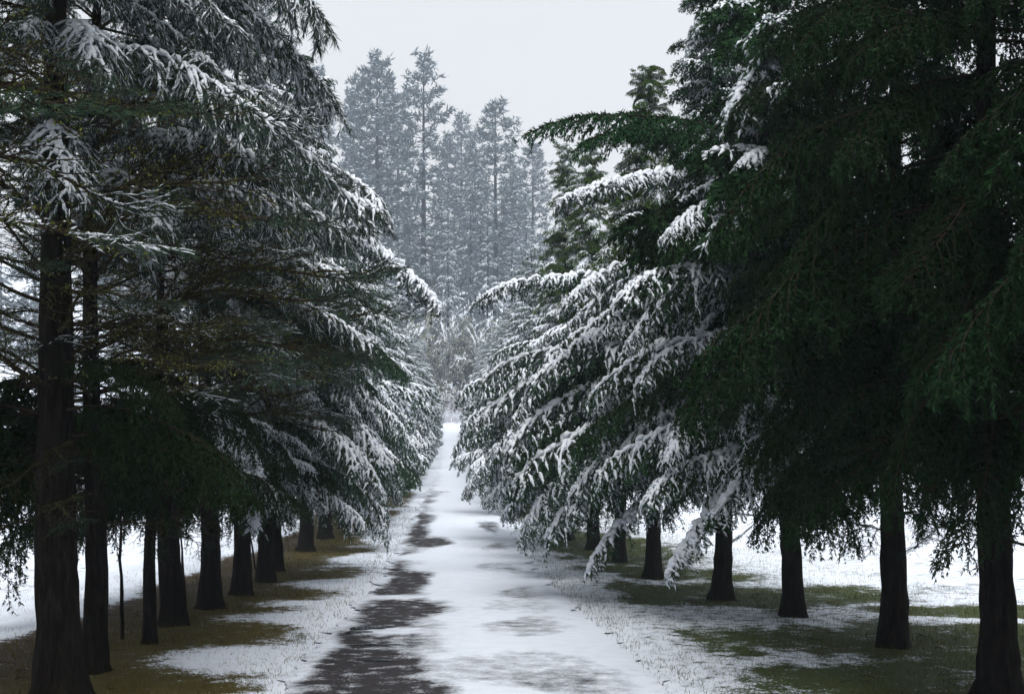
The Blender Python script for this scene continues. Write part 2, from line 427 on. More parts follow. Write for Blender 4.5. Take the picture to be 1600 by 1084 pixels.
    q = PP[heavy]; d = nrm(DD[heavy] + rng.normal(size=q.shape) * spread * .55 * np.array([1, 1, .35]))
    m = len(q)
    snow.add(*shards(q + np.array([0, 0, nd_w * .9]) + rng.normal(size=q.shape) * .006, d, sh_len * rng.uniform(.6, 1.5, m), sh_w * rng.uniform(.6, 1.5, m), sh_w * rng.uniform(.35, .75, m), rng))
    # ridge of snow along the limb and the upper halves of the side shoots
    if ridge > 0:
        for pts, lv in tw:
            if lv == 9: continue
            mid = pts[len(pts) // 2]; pv_ = float(sstep(.22, .6, vnoise(mid[0] * 2.4 + seed, mid[1] * 2.4, seed + 5)))
            if lv == 1 and rng.random() > pad * (.45 + .75 * pv_): continue
            hg = np.clip((np.interp(mid[0], main[:, 0], main[:, 2]) - mid[2]) / (.42 * L / 3.0), 0, 1)
            if lv == 2 and rng.random() > pad * (.25 + .8 * pv_) * (1 - .85 * hg): continue
            if lv == 0: k = 40 if not lod else 12; base_r = ridge; e = len(pts)
            elif lv == 1: k = 10 if not lod else 5; base_r = ridge * .62; e = 5 if rng.random() < .6 else 6
            else: k = 5 if not lod else 3; base_r = ridge * .40; e = 4
            q0 = pts[:e]; tt = np.linspace(0, e - 1, k); ii = np.arange(e)
            q = np.stack([np.interp(tt, ii, q0[:, j]) for j in range(3)], 1)
            rad = base_r * np.clip(rng.uniform(.35, 1.25, k) + (.25 * np.sin(np.arange(k) * 1.7 + rng.uniform(0, 6))), .30, 1.4) * np.linspace(1, .62, k)
            rad[0] = .003; rad[-1] = .004
            q = q + np.array([0, 0, 1.0]) * (rad * .40 + main_r * .2)[:, None] + rng.normal(size=q.shape) * base_r * .20
            snow.add(*tube(q, rad, (6 if lv < 2 else 4) if not lod else 4, .72))
    if moss > 0:
        # moss tufts and snow threads on the bare inner shoots and limb
        mm = int(max(.25, bare) * n) + 1
        a = rng.random(500) * max(.25, bare); q = at(a) + rng.normal(size=(500, 3)) * main_r * .5; MP.append(q); MD.append(np.tile([[1.0, 0, 0]], (500, 1)))
        MP = np.concatenate(MP); MD = np.concatenate(MD)
        pick = rng.random(len(MP)) < moss
        q = MP[pick]; d = nrm(MD[pick] * .35 + rng.normal(size=q.shape) * .7)
        mossg.add(*blades(q, d, rng.uniform(.02, .05, len(q)), rng.uniform(.012, .026, len(q)), rng))
        pick = rng.random(len(MP)) < moss * .18
        q = MP[pick]
        snow.add(*shards(q + np.array([0, 0, .008]), nrm(MD[pick] + rng.normal(size=q.shape) * .15), rng.uniform(.05, .12, len(q)), np.full(len(q), .014), np.full(len(q), .010), rng))
    return dict(bark=bark.get(), leaf=leaf.get(), snow=snow.get(), moss=mossg.get(), tip=main[-1], L=L)

def branch_mesh(br, name, needle):
    V, T, MI, off = [], [], [], 0
    for k, i in (('bark', 0), ('leaf', 1), ('moss', 2)):
        v, t = br[k]
        if len(v) == 0: continue
        V.append(v); T.append(t + off); MI.append(np.full(len(t), i)); off += len(v)
    MI = np.concatenate(MI)
    return mesh_np(name, np.concatenate(V), np.concatenate(T), (M_TWIG, needle, M_MOSS), MI, MI == 0)
def snow_mesh(br, name='snow'):
    v, t = br['snow']; return mesh_np(name, v, t, (M_SNOW,), smooth=True)

LIB = {}
def make_lib(key, n, needle, seed, **kw):
    LIB[key] = []
    for i in range(n):
        rng = random.Random(seed + i)
        k2 = dict(kw); k2['droop'] = kw.get('droop', .3) * rng.uniform(.7, 1.3)
        br = gen_branch(seed + i, **k2)
        LIB[key].append((branch_mesh(br, 'branch', needle), snow_mesh(br), br))
make_lib('cedar', 5, M_NEEDLE, 100, L=3.0, rise=.12, droop=.36, sec_ds=.062, sec_len=.74, sec_droop=1.5, ter_ds=.085, ter_len=.20,
         nd_step=.036, nd_k=4, nd_len=.068, nd_w=.016, snow_p=.42, sh_len=.075, sh_w=.026, ridge=.070)
make_lib('cedar_short', 4, M_NEEDLE, 130, L=1.6, rise=.10, droop=.34, sec_ds=.058, sec_len=.56, sec_droop=1.45, ter_ds=.085, ter_len=.17,
         nd_step=.036, nd_k=4, nd_len=.062, nd_w=.016, snow_p=.42, sh_len=.070, sh_w=.025, ridge=.058, main_r=.016)
make_lib('pine', 4, M_PINE, 160, L=2.8, rise=.16, droop=.46, sec_ds=.085, sec_len=.80, sec_droop=1.1, ter_ds=.13, ter_len=.24,
         nd_step=.034, nd_k=7, nd_len=.115, nd_w=.0075, spread=.36, snow_p=1.15, sh_len=.105, sh_w=.0125, ridge=.060, pad=1.5, bare=.30, moss=.35)
make_lib('mossy', 4, M_PINE, 190, L=3.2, rise=.22, droop=.30, sec_ds=.13, sec_len=1.1, sec_droop=.15, ter_ds=.14, ter_len=.40,
         nd_step=.045, nd_k=4, nd_len=.10, nd_w=.009, spread=.4, snow_p=.32, sh_len=.10, sh_w=.012, ridge=.022, bare=.80, moss=.75, main_r=.034, wig=2.2)
make_lib('arm', 4, M_NEEDLE, 205, L=3.6, rise=.10, droop=.30, pw=3.0, sec_ds=.05, sec_len=.40, sec_droop=1.25, ter_ds=.075, ter_len=.17,
         nd_step=.034, nd_k=4, nd_len=.068, nd_w=.015, snow_p=.42, sh_len=.075, sh_w=.026, ridge=.080)
make_lib('spray', 5, M_NEEDLE, 215, L=.95, rise=.25, droop=.50, pw=2.0, sec_ds=.045, sec_len=.62, sec_droop=1.3, ter_ds=.07, ter_len=.16, start=.04,
         nd_step=.034, nd_k=4, nd_len=.070, nd_w=.018, snow_p=.45, sh_len=.07, sh_w=.025, ridge=.048, main_r=.010)
LOD = [gen_branch(220 + i, L=3.0, rise=.12, droop=.36, sec_ds=.13, sec_len=.80, sec_droop=1.45, ter_ds=.24, ter_len=.24, nd_step=.085, nd_k=5, nd_len=.14,
                  nd_w=.042, snow_p=.75, sh_len=.16, sh_w=.06, ridge=.125, pad=1.8, lod=True) for i in range(4)]
LODF = [gen_branch(240 + i, L=3.0, rise=.10, droop=.34, sec_ds=.30, sec_len=.95, sec_droop=.8, ter_ds=0, nd_step=.10, nd_k=4, nd_len=.26,
                   nd_w=.075, snow_p=.45, sh_len=.25, sh_w=.09, ridge=.15, pad=1.6, hang_k=.25, lod=True) for i in range(4)]

def bmat(base, az, pitch, roll, s):
    return Matrix.Translation(base) @ Matrix.Rotation(az, 4, 'Z') @ Matrix.Rotation(-pitch, 4, 'Y') @ Matrix.Rotation(roll, 4, 'X') @ Matrix.Diagonal((s, s, s, 1))
def aim(base, tip, br, roll=0.0):
    d = Vector(tip) - Vector(base); c = Vector(br['tip'])
    s = d.length / c.length
    az = math.atan2(d.y, d.x) - math.atan2(c.y, c.x)
    pitch = math.atan2(d.z, math.hypot(d.x, d.y)) - math.atan2(c.z, math.hypot(c.x, c.y))
    return bmat(Vector(base), az, pitch, roll, s)

def tier(u, span, rnd, jit=.22):
    """limbs sit in loose storeys with dark gaps between them"""
    u = u ** .92; n = span / .52
    return min(.999, max(0, (math.floor(u * n) + .5 + rnd.gauss(0, jit)) / n))
def trunk_mesh(H, r0, lean, seed, sides=14, burl=True):
    rng = np.random.default_rng(seed)
    zz = np.concatenate([[-.15, 0, .06, .16, .32], np.linspace(.48, 3.2, 18), np.linspace(3.5, H, 12)])
    t = zz / H
    r = r0 * (1 - .90 * np.clip(t, 0, 1) ** .85) * (1 + .34 * np.exp(-np.maximum(zz, 0) / .2))
    th = np.linspace(0, 2 * np.pi, sides, endpoint=False)
    lob = rng.uniform(0, 6.3, 3)
    rr = r[:, None] * (1 + (.20 * np.exp(-np.maximum(zz, 0) / .25))[:, None] * np.cos(4 * th + lob[0])[None] + .05 * np.cos(3 * th[None] + lob[1] + 1.3 * zz[:, None]) + rng.normal(size=(len(zz), sides)) * .05)
    wob = np.stack([lean[0] * zz + .03 * np.sin(zz * .9 + lob[2]) * np.clip(zz, 0, 1), lean[1] * zz + .03 * np.cos(zz * .8 + lob[1]) * np.clip(zz, 0, 1), zz], 1)
    return mesh_np('trunk', *tube(wob, rr, sides), (M_BARK,), smooth=True)

# ------------------------------------------------------------------ avenue trees with branches of their own; local +X looks at the road
def avenue_tree(loc, side, H, seed, label, group, r0=.17, lean=(0, 0), lib='cedar', zc=2.2, Rroad=3.2, Rside=2.0, Rback=2.3, nb=80,
                snow=.9, tint=(1, 1, 1), top_tint=None, lower_lib=None, lower_z=0, low_n=0, low_twigs=0, zmax=None, skip=None, power=.75, column=0, col_r=1.15, shoulder=None):
    rnd = random.Random(seed)
    root = link('avenue_conifer', None, loc=loc)
    root.rotation_euler.z = 0 if side < 0 else math.pi
    tag(root, label, 'tree', group)
    d_near = loc[1]
    link('trunk', trunk_mesh(H - .45, r0, lean, seed), root)
    az = rnd.uniform(0, 6.28)
    for i in range(nb):
        u = tier((i + .5) / nb, H - zc, rnd)
        z = zc + (H - .15 - zc) * u
        az += 2.399 + rnd.uniform(-.35, .35)
        a = math.atan2(math.sin(az), math.cos(az))
        cr = math.cos(a)
        Rm = Rside + (Rroad - Rside) * max(0, cr) ** 1.5 + (Rback - Rside) * max(0, -cr) ** 1.5
        env = (1 - u) ** power * .93 + .07
        if shoulder: env = (1 - .72 * sstep(shoulder - .14, shoulder + .16, u)) * (1 - .9 * max(0, u - shoulder) / (1 - shoulder))
        if u < .12: env *= .72 + 2.3 * u
        l = Rm * env * rnd.uniform(.72, 1.15)
        pitch = R(-14 + 31 * u + rnd.uniform(-10, 10))
        key = lib
        if lower_lib and z < lower_z + rnd.uniform(-.5, .5): key = lower_lib; pitch = R(rnd.uniform(2, 22)); 
        if key == 'cedar' and l < 1.7: key = 'cedar_short'
        me, sm, br = rnd.choice(LIB[key])
        s = l / br['L']
        if zmax and z > zmax: continue
        if column and u > .52 and rnd.random() < .93: continue
        base = Vector((lean[0] * z, lean[1] * z, z))
        m = bmat(base, a, pitch, R(rnd.uniform(-14, 14)), max(.3, s))
        if skip and skip(m @ Vector(br['tip']), root): continue
        o = link('branch', me, root, mat=m)
        k = rnd.uniform(.8, 1.2); tt = tint
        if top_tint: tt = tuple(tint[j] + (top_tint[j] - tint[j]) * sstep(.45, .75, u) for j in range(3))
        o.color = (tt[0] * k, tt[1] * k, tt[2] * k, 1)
        sp = snow if not callable(snow) else snow(u, cr)
        if rnd.random() < sp: link('snow', sm, o)
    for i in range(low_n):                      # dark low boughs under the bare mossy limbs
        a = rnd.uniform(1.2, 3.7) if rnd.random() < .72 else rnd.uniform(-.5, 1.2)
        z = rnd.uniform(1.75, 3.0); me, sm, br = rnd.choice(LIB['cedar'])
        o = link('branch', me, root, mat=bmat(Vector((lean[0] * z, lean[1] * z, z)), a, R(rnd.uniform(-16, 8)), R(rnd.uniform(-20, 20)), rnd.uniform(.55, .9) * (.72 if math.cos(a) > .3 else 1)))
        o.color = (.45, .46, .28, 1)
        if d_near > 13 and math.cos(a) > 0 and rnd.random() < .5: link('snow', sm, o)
    for i in range(low_twigs):
        z = rnd.uniform(1.2, 2.4); me, sm, br = rnd.choice(LIB['mossy'])
        o = link('branch', me, root, mat=bmat(Vector((lean[0] * z, lean[1] * z, z)), rnd.uniform(0, 6.28), R(rnd.uniform(-25, 5)), R(rnd.uniform(-30, 30)), rnd.uniform(.22, .42))); o.color = (.5, .6, .5, 1)
    for i in range(column):
        u = (i + rnd.random()) / column; z = 4.4 + (H - 4.5) * u
        me, sm, br = rnd.choice(LIB['spray'])
        l = (col_r * (1 - u) ** .75 + .22) * rnd.uniform(.55, 1.15)
        base = Vector((lean[0] * z + rnd.uniform(-.08, .08), lean[1] * z + rnd.uniform(-.08, .08), z))
        o = link('branch', me, root, mat=bmat(base, i * 2.399 + rnd.uniform(-.6, .6), R(rnd.uniform(-22, 24)), R(rnd.uniform(-25, 25)), max(.35, l / .95)))
        k = rnd.uniform(.75, 1.25); tt = top_tint or tint; o.color = (tt[0] * k, tt[1] * k, tt[2] * k, 1)
        if rnd.random() < (snow if not callable(snow) else .9) * .75: link('snow', sm, o)
    for i in range(7):
        z = H - .25 - .13 * i
        if zmax and z > zmax: continue
        z -= .35; me, sm, br = rnd.choice(LIB['spray'])
        o = link('branch', me, root, mat=bmat(Vector((lean[0] * z, lean[1] * z, z)), i * 2.4, R(rnd.uniform(20, 60) if i else 80), 0, rnd.uniform(.42, .7)))
        tt = top_tint or tint; o.color = (*tt, 1)
        if rnd.random() < (snow if not callable(snow) else .9): link('snow', sm, o)
    return root
def hero(root, zb, tip, key, idx, snow=True, roll=0.0, tint=(1, 1, 1)):
    """a limb that reaches a known point in the world"""
    me, sm, br = LIB[key][idx]
    rot = root.rotation_euler.z
    inv = (Matrix.Translation(root.location) @ Matrix.Rotation(rot, 4, 'Z')).inverted()
    o = link('branch', me, root, mat=aim(Vector((0, 0, zb)), inv @ Vector(tip), br, roll)); o.color = (*tint, 1)
    if snow: link('snow', sm, o)
    return o

def gpt(px, d): 
    x = (px - CX) / FPX * d
    return (x, d, float(ground_z(x, d)))
ORD = ['nearest', 'second', 'third', 'fourth', 'fifth', 'sixth', 'seventh', 'eighth', 'ninth', 'tenth', 'eleventh', 'twelfth', 'thirteenth', 'fourteenth', 'fifteenth', 'sixteenth']
LG, RG = 'conifers in the row left of the lane', 'conifers in the row right of the lane'
DARK = (.75, .8, .8)
left = [(95, 8.75), (145, 10.2), (235, 12.1), (270, 13.8), (327, 15.7), (377, 17.6), (415, 20.0), (430, 22.4), (478, 27.8), (508, 32.0)]
lh = [10.6, 9.8, 9.0, 10.8, 10.2, 10.8, 10.9, 10.6, 11.2, 10.8]
lr = [.19, .115, .075, .16, .155, .15, .165, .16, .19, .19]
ll = [(-.012, 0), (.0, .01), (.02, 0), (-.02, 0), (-.01, 0), (-.01, 0), (0, 0), (.01, 0), (0, 0), (0, 0)]
LT = []
for i, (px, d) in enumerate(left):
    near = i < 5
    lab = ('thick dark conifer trunk with mossy bare limbs, nearest in the row left of the lane', 'slim dark straight conifer close behind the thick nearest left trunk',
           'very slender dark conifer stem between the slim second and broad fourth left trunks', 'broad flared conifer trunk fourth from the front in the left row')
    label = lab[i] if i < 4 else 'snow-draped conifer, %s from the front in the row left of the lane' % ORD[i]
    kw = dict(lib='pine', lower_lib='mossy', lower_z=4.6, zc=2.3, Rroad=2.9, nb=100, snow=lambda u, c: .25 if u < .25 else .95) if i in (0, 1, 3) else \
         dict(lib='pine', lower_lib='mossy', lower_z=4.2, zc=2.2, Rroad=3.0, nb=125, snow=lambda u, c: .5 if u < .2 else .95) if i in (4, 5) else \
         dict(lib='cedar', zc=2.0, Rroad=3.4, nb=145, snow=lambda u, c: .9)
    if i == 2: kw = dict(lib='pine', lower_lib='mossy', lower_z=4.4, zc=2.6, Rroad=2.4, Rback=1.6, nb=60, snow=.7)
    if i < 6: kw.update(low_n=(10, 9, 6, 13, 18, 22)[i], low_twigs=5)
    LT.append(avenue_tree(gpt(px, d), -1, lh[i], 1000 + i, label, LG, r0=lr[i], lean=ll[i], tint=(.95, 1, 1), **kw))
right = [(1560, 8.9), (1395, 11.85), (1238, 14.5), (1127, 17.1), (1020, 20.8), (968, 24.5), (928, 28.3), (885, 31.5), (850, 41.5)]
rh = [10.2, 10.4, 10.8, 10.4, 9.9, 8.4, 10.8, 11.6, 9.6]
rr_ = [.15, .145, .145, .15, .15, .15, .17, .19, .09]
rl = [(.02, 0), (0, 0), (.03, 0), (0, 0), (.01, 0), (0, 0), (.01, 0), (0, 0), (0, 0)]
RT = []
for i, (px, d) in enumerate(right):
    lab = {0: 'black silhouetted conifer trunk nearest in the row right of the lane, by the picture edge', 1: 'dark snowless conifer with twiggy low needles, second in the right row',
           2: 'dark green conifer with little snow, third from the front in the right row'}
    label = lab.get(i, 'snow-draped cedar, %s from the front in the row right of the lane' % ORD[i])
    if i < 3: kw = dict(snow=[.02, .05, lambda u, c: .85 if c > .2 and u < .6 else .15][i], tint=[(.34, .46, .28), (.36, .50, .30), (.72, .88, .62)][i], zc=2.15, Rroad=3.2, column=[0, 0, 90][i], col_r=1.9, low_twigs=8, Rside=2.4, Rback=3.0, nb=135, power=[.8, 1.0, 1.2][i], shoulder=[None, None, .42][i])
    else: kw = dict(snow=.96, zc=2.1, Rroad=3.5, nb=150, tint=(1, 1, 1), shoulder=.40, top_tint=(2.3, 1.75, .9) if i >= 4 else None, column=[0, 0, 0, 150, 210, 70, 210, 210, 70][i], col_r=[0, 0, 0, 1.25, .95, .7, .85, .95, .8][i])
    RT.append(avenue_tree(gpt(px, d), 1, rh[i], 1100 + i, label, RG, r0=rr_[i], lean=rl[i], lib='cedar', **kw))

# limbs that stand out in the photograph
hero(RT[2], 6.0, P(818, 212, 13.6), 'arm', 0, False, tint=(.9, 1.1, .95))
hero(RT[2], 5.7, P(905, 225, 13.2), 'arm', 2, False, tint=(.9, 1.1, .95))
hero(RT[3], 6.6, P(868, 320, 16.2), 'arm', 1, True)
hero(RT[3], 5.6, P(880, 480, 16.0), 'arm', 3, True)
hero(RT[3], 4.4, P(850, 590, 16.4), 'arm', 2, True)
hero(RT[3], 2.4, P(918, 898, 16.2), 'arm', 0, True)
hero(RT[2], 2.6, P(1042, 905, 13.9), 'arm', 1, True)
hero(RT[3], 3.3, P(965, 735, 15.6), 'cedar', 2, True)
hero(RT[4], 5.6, P(745, 470, 20.5), 'arm', 3, True)
hero(LT[6], 7.4, P(690, 486, 20.5), 'arm', 1, True)
hero(LT[6], 7.9, P(600, 330, 19.0), 'pine', 2, True)
for k, (x1, y1, d1, zb, key, ix) in enumerate(((180, 145, 8.6, 5.6, 'pine', 0), (328, 190, 9.0, 5.3, 'pine', 1), (150, 95, 7.6, 5.4, 'pine', 2), (330, 60, 9.4, 6.2, 'pine', 3),
        (505, 28, 10.6, 7.4, 'pine', 0), (520, 175, 11.4, 6.6, 'pine', 1))):
    hero(LT[0] if k < 4 else LT[1], zb, P(x1, y1, d1), key, ix, True)
for (x1, y1, d1, zb, ix) in ((425, 275, 9.6, 4.0, 0), (415, 520, 9.2, 2.75, 1), (330, 560, 9.8, 2.6, 2), (250, 360, 8.6, 3.4, 3)):
    hero(LT[0], zb, P(x1, y1, d1), 'mossy', ix, False)
hero(LT[3], 5.5, P(590, 330, 13.0), 'pine', 3, True)
hero(LT[4], 2.9, P(408, 745, 14.6), 'cedar', 0, True)
hero(LT[5], 2.3, P(398, 830, 17.0), 'cedar_short', 1, True)

# ------------------------------------------------------------------ joined crowns for the trees further on
def join(parts):
    """parts: (branch, matrix) -> leaf+bark arrays and snow arrays"""
    A, S = Geo(), Geo(); mi = []
    for br, m in parts:
        Mx = np.array(m)
        for k, i in (('bark', 0), ('leaf', 1)):
            v, t = br[k]
            if len(v): A.add(v @ Mx[:3, :3].T + Mx[:3, 3], t); mi.append(np.full(len(t), i))
        v, t = br['snow']
        if len(v): S.add(v @ Mx[:3, :3].T + Mx[:3, 3], t)
    return A.get(), np.concatenate(mi), S.get()
def crown_meshes(parts, needle):
    (v, t), mi, (sv, st) = join(parts)
    return mesh_np('crown', v, t, (M_TWIG, needle), mi), mesh_np('snow', sv, st, (M_SNOW,), smooth=True)
def avenue_crown(seed, H=10.8, zc=2.05, Rroad=3.5, Rside=2.0, Rback=2.2, nb=105):
    rnd = random.Random(seed); parts = []; az = 0
    for i in range(nb):
        u = tier((i + .5) / nb, H - zc, rnd, .42); z = zc + (H - .15 - zc) * u; az += 2.399 + rnd.uniform(-.35, .35)
        cr = math.cos(az); Rm = Rside + (Rroad - Rside) * max(0, cr) ** 1.5 + (Rback - Rside) * max(0, -cr) ** 1.5
        env = (1 - u) ** .95 * .93 + .07
        if u < .12: env *= .72 + 2.3 * u
        l = Rm * env * rnd.uniform(.72, 1.15)
        parts.append((rnd.choice(LOD), bmat(Vector((0, 0, z)), az, R(-15 + 31 * u + rnd.uniform(-15, 15)), R(rnd.uniform(-30, 30)), max(.25, l / 3))))
    for i in range(7):
        parts.append((rnd.choice(LOD), bmat(Vector((0, 0, H - .25 - .13 * i)), i * 2.4, R(rnd.uniform(25, 65)), 0, .2)))
    return crown_meshes(parts, M_NEEDLE)
AC = [avenue_crown(300 + i) for i in range(4)]
AT = [trunk_mesh(10.7, .17, (0, 0), 320 + i, 10) for i in range(3)]
def far_tree(x, y, side, i, label, group, snow=True, s=1.0):
    rnd = random.Random(5000 + i * 7 + side)
    root = link('avenue_conifer', None, loc=(x, y, float(ground_z(x, y)))); tag(root, label, 'tree', group)
    root.rotation_euler.z = (0 if side < 0 else math.pi) + rnd.uniform(-.3, .3)
    s *= rnd.uniform(.92, 1.08); root.scale = (s, s, s)
    link('trunk', AT[i % 3], root)
    cm, sm = AC[i % 4]
    c = link('crown', cm, root); k = rnd.uniform(.85, 1.2); c.color = (k, k, k, 1)
    if snow: link('snow', sm, c)
    return root
y = 35.6; i = 0
while y < 134:
    lb = 'snow-draped conifer, %s from the front in the row left of the lane' % ORD[10 + i] if i < 6 else 'distant snow-laden conifer towards the far end of the left row'
    far_tree(-3.65 + random.Random(i).uniform(-.25, .25), y, -1, i, lb, LG); y += 3.3 + .6 * math.sin(i * 2.1); i += 1
y = 45.0; i = 0
while y < 134:
    lb = 'snow-draped cedar, %s from the front in the row right of the lane' % ORD[9 + i] if i < 6 else 'distant snow-laden cedar towards the far end of the right row'
    far_tree(3.75 + random.Random(90 + i).uniform(-.25, .25), y, 1, i + 40, lb, RG); y += 3.3 + .6 * math.sin(i * 1.7); i += 1
# the rows come up beside the camera: their limbs overhang the near corners
for i, (x, y, sd_) in enumerate(((-3.7, 6.4, -1), (-3.9, 3.4, -1), (4.7, 6.0, 1), (4.9, 3.2, 1))):
    lb = ('dark conifer standing just outside the %s picture edge, its limbs reaching into view', 'dark conifer beside the camera beyond the %s picture edge')[i % 2] % ('left' if sd_ < 0 else 'right')
    avenue_tree((x, y, float(ground_z(x, y))), sd_, 10.4, 1200 + i, lb, LG if sd_ < 0 else RG, r0=.17, lib='pine' if sd_ < 0 else 'cedar', zc=2.7, lower_lib='mossy' if sd_ < 0 else None, lower_z=5.2,
                Rroad=2.3, Rside=2.4, Rback=3.0, nb=110, snow=.5 if sd_ < 0 else .02, tint=(.9, 1, .85) if sd_ < 0 else (.40, .52, .36))
for i, (x, y, sd_) in enumerate(((-3.4, -2.6, -1), (-3.4, -5.8, -1), (-3.5, -9.2, -1), (4.0, -2.4, 1), (4.0, -5.6, 1), (4.1, -9.0, 1))):  # unseen trees added behind the camera, only to shade the near ones
    far_tree(x, y, sd_, 80 + i, 'unseen conifer added behind the camera on the %s side to shade the near trees' % ('left' if sd_ < 0 else 'right'), LG if sd_ < 0 else RG, snow=False, s=1.2)

# ------------------------------------------------------------------ hillside forest
def pine_crown(seed, H=36.0, z0=.22, Rm=5.2, nb=95, tufts=6, narrow=.75):
    rng = np.random.default_rng(seed); A, S, B = Geo(), Geo(), Geo()
    az = 0
    for i in range(nb):
        u = (i + .5) / nb; z = H * (z0 + (1 - z0) * u * .985); az += 2.399 + rng.uniform(-.5, .5)
        r = Rm * ((1 - u) ** narrow * (1 - .35 * math.exp(-u * 9)) + .10) * rng.uniform(.45, 1.12)
        el = R(-18 + 45 * u + rng.uniform(-12, 12))
        d = np.array([math.cos(az) * math.cos(el), math.sin(az) * math.cos(el), math.sin(el)])
        q = np.linspace(0, 1, 5); pts = np.array([0, 0, z]) + d * (r * q)[:, None]; pts[:, 2] += .10 * r * q ** 2 - .08 * r * q
        B.add(*tube(pts, .09 * (1 - .8 * q) * (1.3 - u), 3))
        nt_ = max(2, int(tufts * (r / Rm) ** .6 + 1))
        for k in range(nt_):
            f = .35 + .65 * (k + rng.random()) / nt_
            c = np.array([np.interp(f, q, pts[:, j]) for j in range(3)]) + rng.normal(size=3) * np.array([.35, .35, .12]) * (r / Rm + .2)
            m = 12; dd = nrm(rng.normal(size=(m, 3)) * np.array([1, 1, .6]) + d * .5 + np.array([0, 0, .25]))
            A.add(*blades(np.repeat(c[None], m, 0) + rng.normal(size=(m, 3)) * .14, dd, rng.uniform(.5, 1.15, m), rng.uniform(.16, .34, m), rng))
            m = 2; dd = nrm(rng.normal(size=(m, 3)) * np.array([1, 1, .25]) + d * .4)
            S.add(*shards(np.repeat(c[None], m, 0) + rng.normal(size=(m, 3)) * np.array([.25, .25, .05]) + np.array([0, 0, .16]), dd, rng.uniform(.45, .95, m), rng.uniform(.16, .34, m), rng.uniform(.06, .14, m), rng))
    v1, t1 = B.get(); v2, t2 = A.get()
    mi = np.concatenate([np.zeros(len(t1), int), np.ones(len(t2), int)])
    sv, st = S.get()
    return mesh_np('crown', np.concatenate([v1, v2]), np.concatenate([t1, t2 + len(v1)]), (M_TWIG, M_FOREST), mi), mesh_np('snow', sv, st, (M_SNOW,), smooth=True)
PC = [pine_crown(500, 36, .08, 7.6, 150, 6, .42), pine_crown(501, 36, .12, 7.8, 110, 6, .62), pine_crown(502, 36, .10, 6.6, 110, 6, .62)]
PT = [trunk_mesh(35.6, .55, (.004, 0), 510 + i, 8) for i in range(2)]
def spruce_crown(seed, H=14.0, Rm=3.6, nb=84):
    rnd = random.Random(seed); parts = []; az = 0
    for i in range(nb):
        u = tier((i + .5) / nb, H * .55, rnd); z = H * (.05 + .94 * u); az += 2.399 + rnd.uniform(-.4, .4)
        l = Rm * ((1 - u) ** .9 * .93 + .05) * rnd.uniform(.7, 1.15)
        parts.append((rnd.choice(LODF), bmat(Vector((0, 0, z)), az, R(-22 + 48 * u + rnd.uniform(-9, 9)), R(rnd.uniform(-18, 18)), max(.22, l / 3))))
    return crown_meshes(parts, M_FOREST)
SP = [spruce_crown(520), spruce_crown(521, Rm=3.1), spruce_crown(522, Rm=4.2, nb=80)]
ST = [trunk_mesh(13.7, .2, (0, 0), 530, 8)]
def bush_crown(seed, H=6.0, Rm=3.2, nb=46):
    rnd = random.Random(seed); parts = []
    for i in range(nb):
        az = i * 2.399; el = R(rnd.uniform(5, 80)); z = rnd.uniform(.3, .6) * H * rnd.random()
        parts.append((rnd.choice(LODF), bmat(Vector((rnd.uniform(-.5, .5), rnd.uniform(-.5, .5), z)), az, el, R(rnd.uniform(-40, 40)), rnd.uniform(.7, 1.15) * Rm / 3)))
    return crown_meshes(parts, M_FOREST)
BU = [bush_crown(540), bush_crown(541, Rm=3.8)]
BT = trunk_mesh(3.0, .12, (.05, 0), 545, 6)

def put(name, x, y, H, Href, trunk, crown, label, cat, group=None, wide=1.0, tint=(1, 1, 1), rz=0.0, snow=True, sink=.3):
    root = link(name, None, loc=(x, y, float(ground_z(x, y)) - sink)); tag(root, label, cat, group)
    s = H / Href; root.scale = (s * wide, s * wide, s); root.rotation_euler.z = rz
    link('trunk', trunk, root); c = link('crown', crown[0], root); c.color = (*tint, 1)
    if snow: link('snow', crown[1], c)
    return root
def by_top(px, py, d):
    t = P(px, py, d); z0 = float(ground_z(t.x, d)) - .3
    return t.x, d, t.z - z0
FG = 'tall pines on the hillside'
for k, (px, py, d, v, w, lab) in enumerate((
        (588, 90, 182, 0, 1.0, 'tall broad hazy pine with rounded top, left of the two central pines'),
        (662, 82, 178, 1, .98, 'tallest hazy pine on the hill, with a pointed open crown and visible trunk'),
        (775, 157, 176, 1, .95, 'hazy pine right of centre, shorter than the two tallest, with a narrow top'),
        (563, 122, 190, 0, .75, 'hazy pine leaning on the left flank of the broad rounded pine'),
        (500, 105, 205, 2, .85, 'pale hazy pine rising just behind the upper left boughs'),
        (455, 75, 200, 2, .9, 'hazy pine top half hidden by the left row boughs'),
        (545, 138, 255, 2, .55, 'faint thin spire pine far behind, left of the broad rounded pine'),
        (720, 176, 240, 2, .9, 'faint hazy pine behind, between the tallest and the right-hand pine'),
        (742, 205, 225, 0, .7, 'pale hazy pine close left behind the right-hand pine'),
        (700, 215, 232, 0, .7, 'pale hazy pine close right behind the tallest pine'),
        (622, 150, 215, 0, .8, 'hazy pine filling the gap between the two tallest pines'),
        (832, 222, 215, 0, .85, 'faint hazy pine seen left of the green conical cedar tops'),
        (805, 260, 205, 2, .9, 'small hazy pine right of the right-hand pine'))):
    x, y, H = by_top(px, py, d)
    put('hill_pine', x, y, H, 36, PT[k % 2], PC[v], lab, 'tree', FG, w * 1.22 * min(1.0, 36 / H), rz=k * 1.7)
SG = 'young snowy conifers at the foot of the hill'
